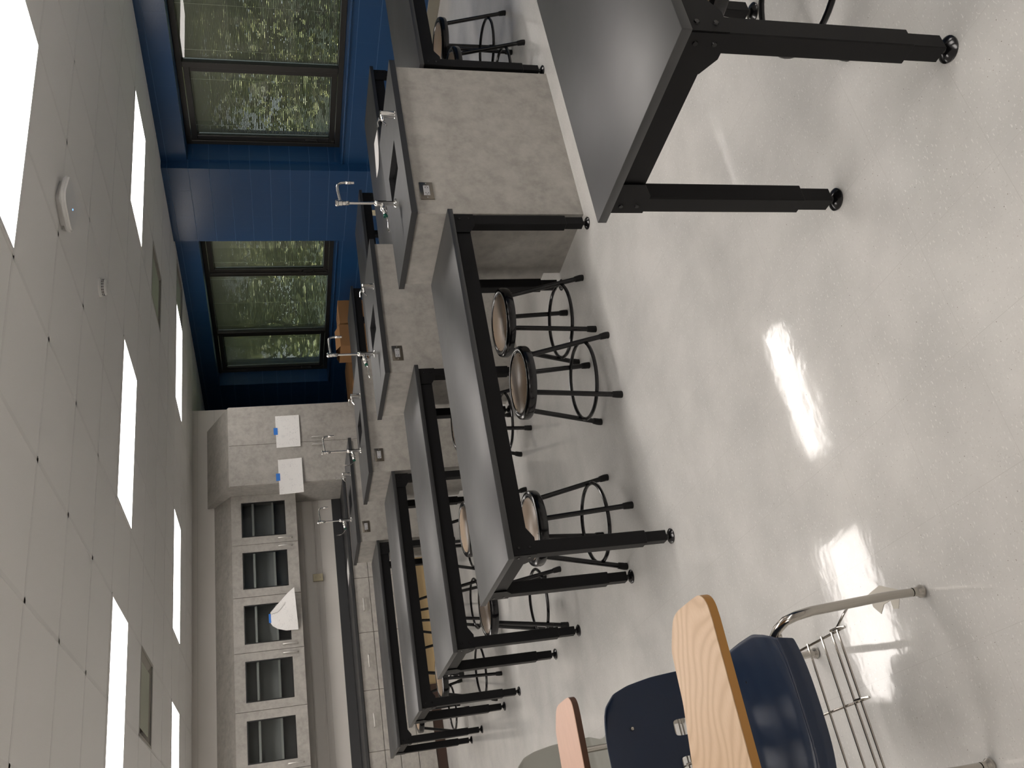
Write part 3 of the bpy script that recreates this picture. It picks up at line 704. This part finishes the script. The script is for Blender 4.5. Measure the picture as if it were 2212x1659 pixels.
struct(MB().box(bxs[6], 2.03, YF+0.012, YF+0.034, 0, 0.108, 0.004, 2).build('baseboard_back', BASEB), 'brown vinyl cove base in front of the drawer cabinets')
tw = thing('worktop', 'long black worktop with backsplash under the wall cabinets', 'worktop', (bxs[6], YF, 0.835))
MB().box(0, 4.60-bxs[6]-0.001, -0.02, YB-YF-0.001, 0, 0.032, 0.002).build('slab', RESIN, tw)
MB().box(0, 4.60-bxs[6]-0.001, YB-YF-0.022, YB-YF-0.001, 0.0325, 0.145, 0.002).build('backsplash', RESIN, tw)

# surface raceway and outlet on the back wall
rc = thing('wall_raceway', 'thin horizontal conduit along the beige wall under the wall cabinets', 'conduit', (bxs[6], YB, 1.22))
MB().box(0, 4.60-bxs[6], -0.012, -0.0005, -0.009, 0.009, 0.003, 2).build('channel', BEIGE_W, rc)
ob = thing('wall_outlet', 'beige double outlet box on the wall conduit under the cabinets', 'outlet', (3.575, YB, 1.21))
MB().box(-0.045, 0.045, -0.045, -0.0125, -0.06, 0.06, 0.004, 2).build('box', PLATEB, ob)
m = MB()
for dz in (-0.026, 0.026):
    for dx in (-0.007, 0.007): m.box(dx-0.0012, dx+0.0012, -0.0458, -0.0448, dz-0.004, dz+0.004)
m.build('slots', SLOT, ob)
ob = thing('wall_outlet', 'beige outlet plate low on the blue block pier between the windows', 'outlet', (X1-0.1005, 8.14, 0.415))
MB().box(-0.012, 0, -0.045, 0.045, -0.06, 0.06, 0.003, 2).build('plate', PLATEB, ob)
m = MB()
for dz in (-0.025, 0.025):
    for dy in (-0.007, 0.007): m.box(-0.0126, -0.0115, dy-0.0012, dy+0.0012, dz-0.004, dz+0.004)
m.build('slots', SLOT, ob)

# ------------------------------------------------------------------ papers
def sheet(name, pts, m_, label, cat, th=0.0006, parent=None, group=None):
    # pts: grid rows of points -> thin solid sheet
    b = bmesh.new(); V = [[b.verts.new(p) for p in r] for r in pts]
    for i in range(len(V)-1):
        for j in range(len(V[0])-1): b.faces.new((V[i][j], V[i][j+1], V[i+1][j+1], V[i+1][j]))
    bmesh.ops.recalc_face_normals(b, faces=b.faces)
    bmesh.ops.solidify(b, geom=b.faces[:], thickness=th)
    mb = MB(); mb.bm.free(); mb.bm = b; o = mb.build(name, m_, parent, 60)
    if label: tag(o, label, cat, group)
    return o
def wall_paper(x0, x1, z0, z1, y, label, tx, tz, curl, skew=0.0):
    rows = []
    for i in range(9):
        v = i/8; r = []
        for j in range(9):
            u = j/8; d = curl*(1-v)**2 + 0.004*math.sin(u*5+v*3)*(1-v)
            r.append((x0+(x1-x0)*u+skew*(1-v), y-0.003-abs(d), z0+(z1-z0)*v+skew*0.2*(u-0.5)))
        rows.append(r)
    p = sheet('taped_paper', rows, PAPER, label, 'paper', group='papers taped to the cabinets')
    MB().box(tx-0.048, tx+0.048, y-0.0065, y-0.0045, tz-0.022, tz+0.026).build('tape', BTAPE, p)
    return p
wall_paper(5.077, 5.52, 1.338, 1.628, YF, 'printed sheet with blue tape on the right door of the tall cabinet', 5.305, 1.628, 0.012)
wall_paper(4.45, 4.912, 1.335, 1.62, YF, 'printed sheet with blue tape overlapping the left door of the tall cabinet', 4.68, 1.625, 0.02, 0.004)
# curled sheet on the glass door
rows = []
def P3(x, z, d): return (x, YU-0.004-d, z)
L_ = [(3.115, 1.785), (3.17, 1.73), (3.24, 1.655), (3.31, 1.58), (3.36, 1.505)]
R_ = [(2.99, 1.785), (2.955, 1.765), (2.915, 1.71), (2.885, 1.62), (2.88, 1.48)]
for i in range(5):
    r = []
    for j in range(9):
        u = j/8; lx, lz = L_[i]; rx_, rz_ = R_[i]
        x = lx+(rx_-lx)*u; z = lz+(rz_-lz)*u
        d = 0.002+0.10*(i/4)**1.2*(0.55+0.45*math.cos(u*2.4))*0.9
        r.append(P3(x, z, d))
    rows.append(r)
cp = sheet('taped_paper', rows, PAPER, 'curling printed sheet hanging by blue tape on a glass cabinet door', 'paper', group='papers taped to the cabinets')
MB().box(2.995, 3.10, YU-0.008, YU-0.0062, 1.755, 1.805).build('tape', BTAPE, cp)
sheet('loose_paper_curl', [[P3(3.115, 1.782, 0.005), P3(3.10, 1.78, 0.012), P3(3.09, 1.775, 0.02)], [P3(3.18, 1.72, 0.015), P3(3.14, 1.71, 0.03), P3(3.10, 1.70, 0.045)], [P3(3.26, 1.63, 0.03), P3(3.22, 1.62, 0.05), P3(3.20, 1.61, 0.06)]], WHP, None, None, parent=cp).name = 'folded_flap'
def flat_paper(cx, cy, z, w_, h_, rot, label, curl=0.0):
    rows = []
    for i in range(7):
        r = []
        for j in range(7):
            u, v = (j/6-0.5)*w_, (i/6-0.5)*h_
            x = cx+u*math.cos(rot)-v*math.sin(rot); y = cy+u*math.sin(rot)+v*math.cos(rot)
            r.append((x, y, z+0.0008+curl*max(0, (j/6)+(i/6)-1.4)**2))
        rows.append(r)
    return sheet('loose_paper', rows, PAPER, label, 'paper')
flat_paper(3.50, 10.58, 0.8678, 0.22, 0.29, 0.25, 'white sheet lying on the black worktop under the wall cabinets')
flat_paper(5.19, 5.33, 0.7605, 0.30, 0.235, -0.30+PI, 'white sheet lying on the window-side table behind the first island', 0.02)

# ------------------------------------------------------------------ cardboard boxes by the window wall
def carton(x, y, z, w_, d_, h_, rz, label, flaps=False):
    t = thing('cardboard_box', label, 'box', (x, y, z), rz, 'cardboard boxes by the window wall')
    m = MB()
    if flaps:
        k = 0.004
        m.box(-w_/2, w_/2, -d_/2, -d_/2+k, 0, h_); m.box(-w_/2, w_/2, d_/2-k, d_/2, 0, h_); m.box(-w_/2, -w_/2+k, -d_/2+k, d_/2-k, 0, h_); m.box(w_/2-k, w_/2, -d_/2+k, d_/2-k, 0, h_); m.box(-w_/2, w_/2, -d_/2, d_/2, 0, k)
    else: m.box(-w_/2, w_/2, -d_/2, d_/2, 0, h_, 0.003)
    m.build('carton', CARD, t)
    if flaps:
        f = MB(); f.quad((-w_/2, -d_/2+0.002, h_), (w_/2, -d_/2+0.002, h_), (w_/2-0.02, -d_/2+0.14, h_+0.05), (-w_/2+0.02, -d_/2+0.14, h_+0.05)); f.quad((-w_/2, d_/2-0.002, h_), (w_/2, d_/2-0.002, h_), (w_/2, d_/2-0.10, h_+0.035), (-w_/2, d_/2-0.10, h_+0.035)); f.build('flap', CARD, t)
    else: MB().box(-w_/2-0.0005, w_/2+0.0005, -0.03, 0.03, h_-0.05, h_+0.001).build('tape', TAPE, t)
    m = MB()
    m.cyl((w_*0.30, -d_/2-0.0012, h_*0.25), (w_*0.30, -d_/2+0.001, h_*0.25), 0.016, n=20); m.cyl((-w_*0.35, -d_/2-0.0012, h_*0.25), (-w_*0.35, -d_/2+0.001, h_*0.25), 0.012, n=20)
    m.build('printed_mark', SLOT, t)
    return t
carton(6.55, 9.72, 0.41, 0.345, 0.42, 0.385, 0.02, 'brown cardboard box on top of the stack, window side')
carton(6.20, 9.72, 0.41, 0.310, 0.42, 0.395, -0.02, 'open-flapped cardboard box on top of the stack, left one', True)
carton(6.55, 9.72, 0.0, 0.36, 0.44, 0.409, 0.0, 'lower cardboard box of the stack, window side')
carton(6.18, 9.72, 0.0, 0.36, 0.44, 0.409, 0.0, 'lower cardboard box of the stack, left one')
carton(5.72, 10.0, 0.0, 0.36, 0.34, 0.64, 0.12, 'dark brown tall cardboard box left of the stack')
carton(6.45, 11.2, 0.0, 0.8, 0.6, 0.60, 0.0, 'wide low cardboard box deep in the recess by the window')

# ------------------------------------------------------------------ tablet arm desks
def student_desk(loc, label, shell_m, top_m, edge_m, post):
    t = thing('student_desk', label, 'chair desk', loc, 0, 'student chairs with writing tablets')
    # one-piece plastic shell: seat and back (student faces -y)
    prof = [(-0.207, 0.400, 0.166), (-0.211, 0.424, 0.169), (-0.205, 0.442, 0.174), (-0.190, 0.450, 0.184), (-0.162, 0.452, 0.195), (-0.10, 0.446, 0.212), (0.0, 0.438, 0.214), (0.08, 0.436, 0.210), (0.145, 0.446, 0.204), (0.19, 0.475, 0.200), (0.215, 0.52, 0.199), (0.232, 0.58, 0.198), (0.245, 0.65, 0.194), (0.258, 0.72, 0.182), (0.266, 0.765, 0.165), (0.272, 0.792, 0.135), (0.274, 0.800, 0.110)]
    if post: prof = [(y+(0.03 if y < 0 else 0), z, hw*(0.84 if y < 0.19 else 0.95)) for y, z, hw in prof]
    n = 28; b = bmesh.new(); V = []
    # resample the profile
    pr = []
    for (p, q) in zip(prof, prof[1:]):
        for s in range(3): u = s/3; pr.append(tuple(p[i]+(q[i]-p[i])*u for i in range(3)))
    pr.append(prof[-1])
    for i, (y, z, hw) in enumerate(pr):
        r = []
        up_f = min(1, max(0, (z-0.47)/0.1))
        for j in range(n+1):
            u = 2*j/n-1; x = hw*u; e = abs(u)**3
            r.append(b.verts.new((x, y-0.030*e*up_f-0.012*(1-u*u)*0, z+(0.016*e*(1-up_f) - 0.012*(1-u*u)*(1-up_f)*(1 if -0.2 < y < 0.15 else 0)))))
        V.append(r)
    for i in range(len(V)-1):
        z = (pr[i][1]+pr[i+1][1])/2
        for j in range(n):
            xm = (V[i][j].co.x+V[i][j+1].co.x)/2
            if pr[i][0] > 0.18 and 0.51 < z < 0.60 and (0.022 < abs(xm+0.0) < 0.068 or 0.11 < abs(xm) < 0.14 and False): continue
            b.faces.new((V[i][j], V[i][j+1], V[i+1][j+1], V[i+1][j]))
    bmesh.ops.recalc_face_normals(b, faces=b.faces); bmesh.ops.solidify(b, geom=b.faces[:], thickness=0.006)
    mb = MB(); mb.bm.free(); mb.bm = b; sh = mb.build('seat_shell', shell_m, t, 60)
    sb = sh.modifiers.new('sub', 'SUBSURF'); sb.levels = 1; sb.render_levels = 2
    for x, y, z, ax in ((0.066, 0.2445, 0.725, (0, -1, 0.12)), (-0.066, 0.2445, 0.725, (0, -1, 0.12)), (0.118, -0.105, 0.437, (0, 0, 1)), (-0.118, -0.105, 0.437, (0, 0, 1)), (0.118, 0.06, 0.431, (0, 0, 1)), (-0.118, 0.06, 0.431, (0, 0, 1))):
        MB().lathe([(0.0062, -0.006), (0.0062, 0.003), (0.0045, 0.006), (0, 0.0075)], (x, y, z), 14, ax).build('rivet', NICK, t)
    # legs: one bent tube per corner running under the seat
    for s in (-1, 1):
        fx = 0.24 if s > 0 else -0.199
        fpts = [(fx, -0.222, 0.012), (fx, -0.215, 0.10), (fx-0.004*s, -0.205, 0.20), (fx-0.010*s, -0.195, 0.33), (fx-0.016*s, -0.188, 0.375)]
        fpts += [(fx-0.022*s, -0.172, 0.400), (fx-0.034*s, -0.145, 0.412), (fx-0.055*s, -0.10, 0.414), (fx-0.065*s, 0.0, 0.410), (fx-0.065*s, 0.10, 0.408)]
        lg = MB().tube(fpts, [0.011, 0.0115, 0.0125, 0.0125, 0.0125, 0.0125, 0.0125, 0.012, 0.012, 0.012], 14).build('front_leg', NICK, t)
        MB().lathe([(0, 0.0), (0.014, 0.0), (0.0175, 0.006), (0.0175, 0.012), (0.012, 0.020), (0.0115, 0.034)], (fx, -0.222, 0), 20).build('glide', NICK, lg)
        rx = 0.222*s
        rpts = [(rx, 0.37, 0.012), (rx-0.01*s, 0.345, 0.12), (rx-0.022*s, 0.30, 0.28), (rx-0.030*s, 0.27, 0.37), (rx-0.036*s, 0.24, 0.400), (rx-0.042*s, 0.19, 0.413), (rx-0.046*s, 0.10, 0.410)]
        lg = MB().tube(rpts, 0.0115, 14).build('rear_leg', NICK, t)
        MB().lathe([(0, 0.0), (0.014, 0.0), (0.0175, 0.006), (0.0175, 0.012), (0.012, 0.020), (0.0115, 0.034)], (rx, 0.37, 0), 20).build('glide', NICK, lg)
    m = MB()
    for y in (-0.12, 0.08): m.tube([(-0.20, y, 0.402), (0.20, y, 0.402)], 0.009, 10)
    m.build('crossbar', NICK, t)
    kw = 0.8 if post else 1.0
    MB().tube([(x*kw, y, z) for x, y, z in ((0.20, 0.06, 0.41), (0.205, 0.14, 0.415), (0.205, 0.20, 0.45), (0.19, 0.25, 0.52), (0.16, 0.285, 0.62), (0.10, 0.30, 0.70), (-0.10, 0.30, 0.70), (-0.16, 0.285, 0.62), (-0.19, 0.25, 0.52), (-0.205, 0.2, 0.45), (-0.20, 0.06, 0.41))], 0.010, 12).build('back_support', NICK, t)
    # book basket
    m = MB(); zb = 0.2
    for y in (-0.085, -0.055, 0.0, 0.08, 0.165, 0.24):
        m.tube([(0.200, y, zb+0.003), (-0.215, y, zb+0.003)], 0.0033, 8)
    m.tube([(0.232, -0.20, zb+0.02), (0.225, -0.13, zb-0.002), (0.200, -0.085, zb+0.003)], 0.0033, 8)
    for x in (0.195, 0.01, -0.18):
        m.tube([(x, 0.28, 0.30), (x, 0.26, 0.215), (x, 0.24, zb-0.003), (x, -0.09, zb-0.003), (x, -0.115, zb-0.003), (x, -0.125, zb+0.008), (x, -0.115, zb+0.020), (x, -0.085, zb+0.024)], 0.0036, 10)
    m.tube([(-0.215, 0.28, 0.30), (0.215, 0.28, 0.30)], 0.004, 8)
    for s in (-1, 1): m.tube([(0.2*s, 0.28, 0.30), (0.195*s, 0.282, 0.33)], 0.0036, 8)
    m.build('book_basket', NICK, t)
    # writing tablet
    poly = [(0.262, -0.372), (0.262, -0.235), (0.252, -0.196), (0.192, -0.146), (0.175, -0.140), (0.06, -0.133), (-0.085, -0.093), (-0.20, -0.055), (-0.235, 0.02), (-0.25, 0.24), (-0.27, 0.262), (-0.33, 0.262), (-0.352, 0.24), (-0.352, -0.345), (-0.34, -0.385), (-0.31, -0.398), (0.20, -0.408), (0.240, -0.402)]
    # round the corners
    rp = []
    K = len(poly)
    for it in range(2):
        rp = []
        for i in range(len(poly)):
            a, c = Vector(poly[i]), Vector(poly[(i+1) % len(poly)])
            l_ = (c-a).length; f_ = min(0.25, 0.012/max(l_, 1e-4)) if it == 0 else 0.25
            rp += [tuple(a.lerp(c, f_)), tuple(a.lerp(c, 1-f_))]
        poly = rp
    tz = 0.72
    tp = MB().prism(poly, tz-0.002, tz, bev=0.0006).build('writing_tablet', top_m, t)
    MB().prism(poly, tz-0.022, tz-0.0022).build('edge_band', edge_m, tp)
    sup = MB(); sup.tube([(-0.215, 0.10, 0.405), (-0.30, 0.10, 0.42), (-0.315, 0.09, 0.50), (-0.315, 0.06, 0.66), (-0.305, 0.0, 0.690), (-0.29, -0.10, 0.692), (-0.25, -0.28, 0.692)], 0.012, 12)
    if post: sup.tube([(0.10, -0.13, 0.695), (0.108, -0.125, 0.66), (0.115, -0.10, 0.45)], 0.011, 12)
    sup.build('tablet_support', NICK, t)
    return t
student_desk((0.240, 2.300, 0), 'navy blue chair desk with light oak writing tablet, closest to the camera', NAVY, OAK, EDGE, False)
student_desk((0.248, 3.490, 0), 'grey chair desk with pinkish writing tablet behind the navy blue one', GREYP, PINK, EDGE2, True)

# torn sticker residue stuck to the floor by the front glide
pts = [(0.505, 2.308), (0.477, 2.283), (0.497, 2.256), (0.498, 2.223), (0.474, 2.223), (0.468, 2.201), (0.49, 2.183), (0.514, 2.174), (0.55, 2.248), (0.543, 2.307)]
cx = sum(p[0] for p in pts)/len(pts); cy = sum(p[1] for p in pts)/len(pts)
tr = MB().prism([(x-cx, y-cy) for x, y in pts], 0.0, 0.0008).build('sticker_residue', mat('yellowed_adhesive', (0.46, 0.43, 0.36), 0.3))
tr.location = (cx, cy, 0.0002); tag(tr, 'torn translucent sticker residue on the floor by the chair desk front leg', 'sticker')
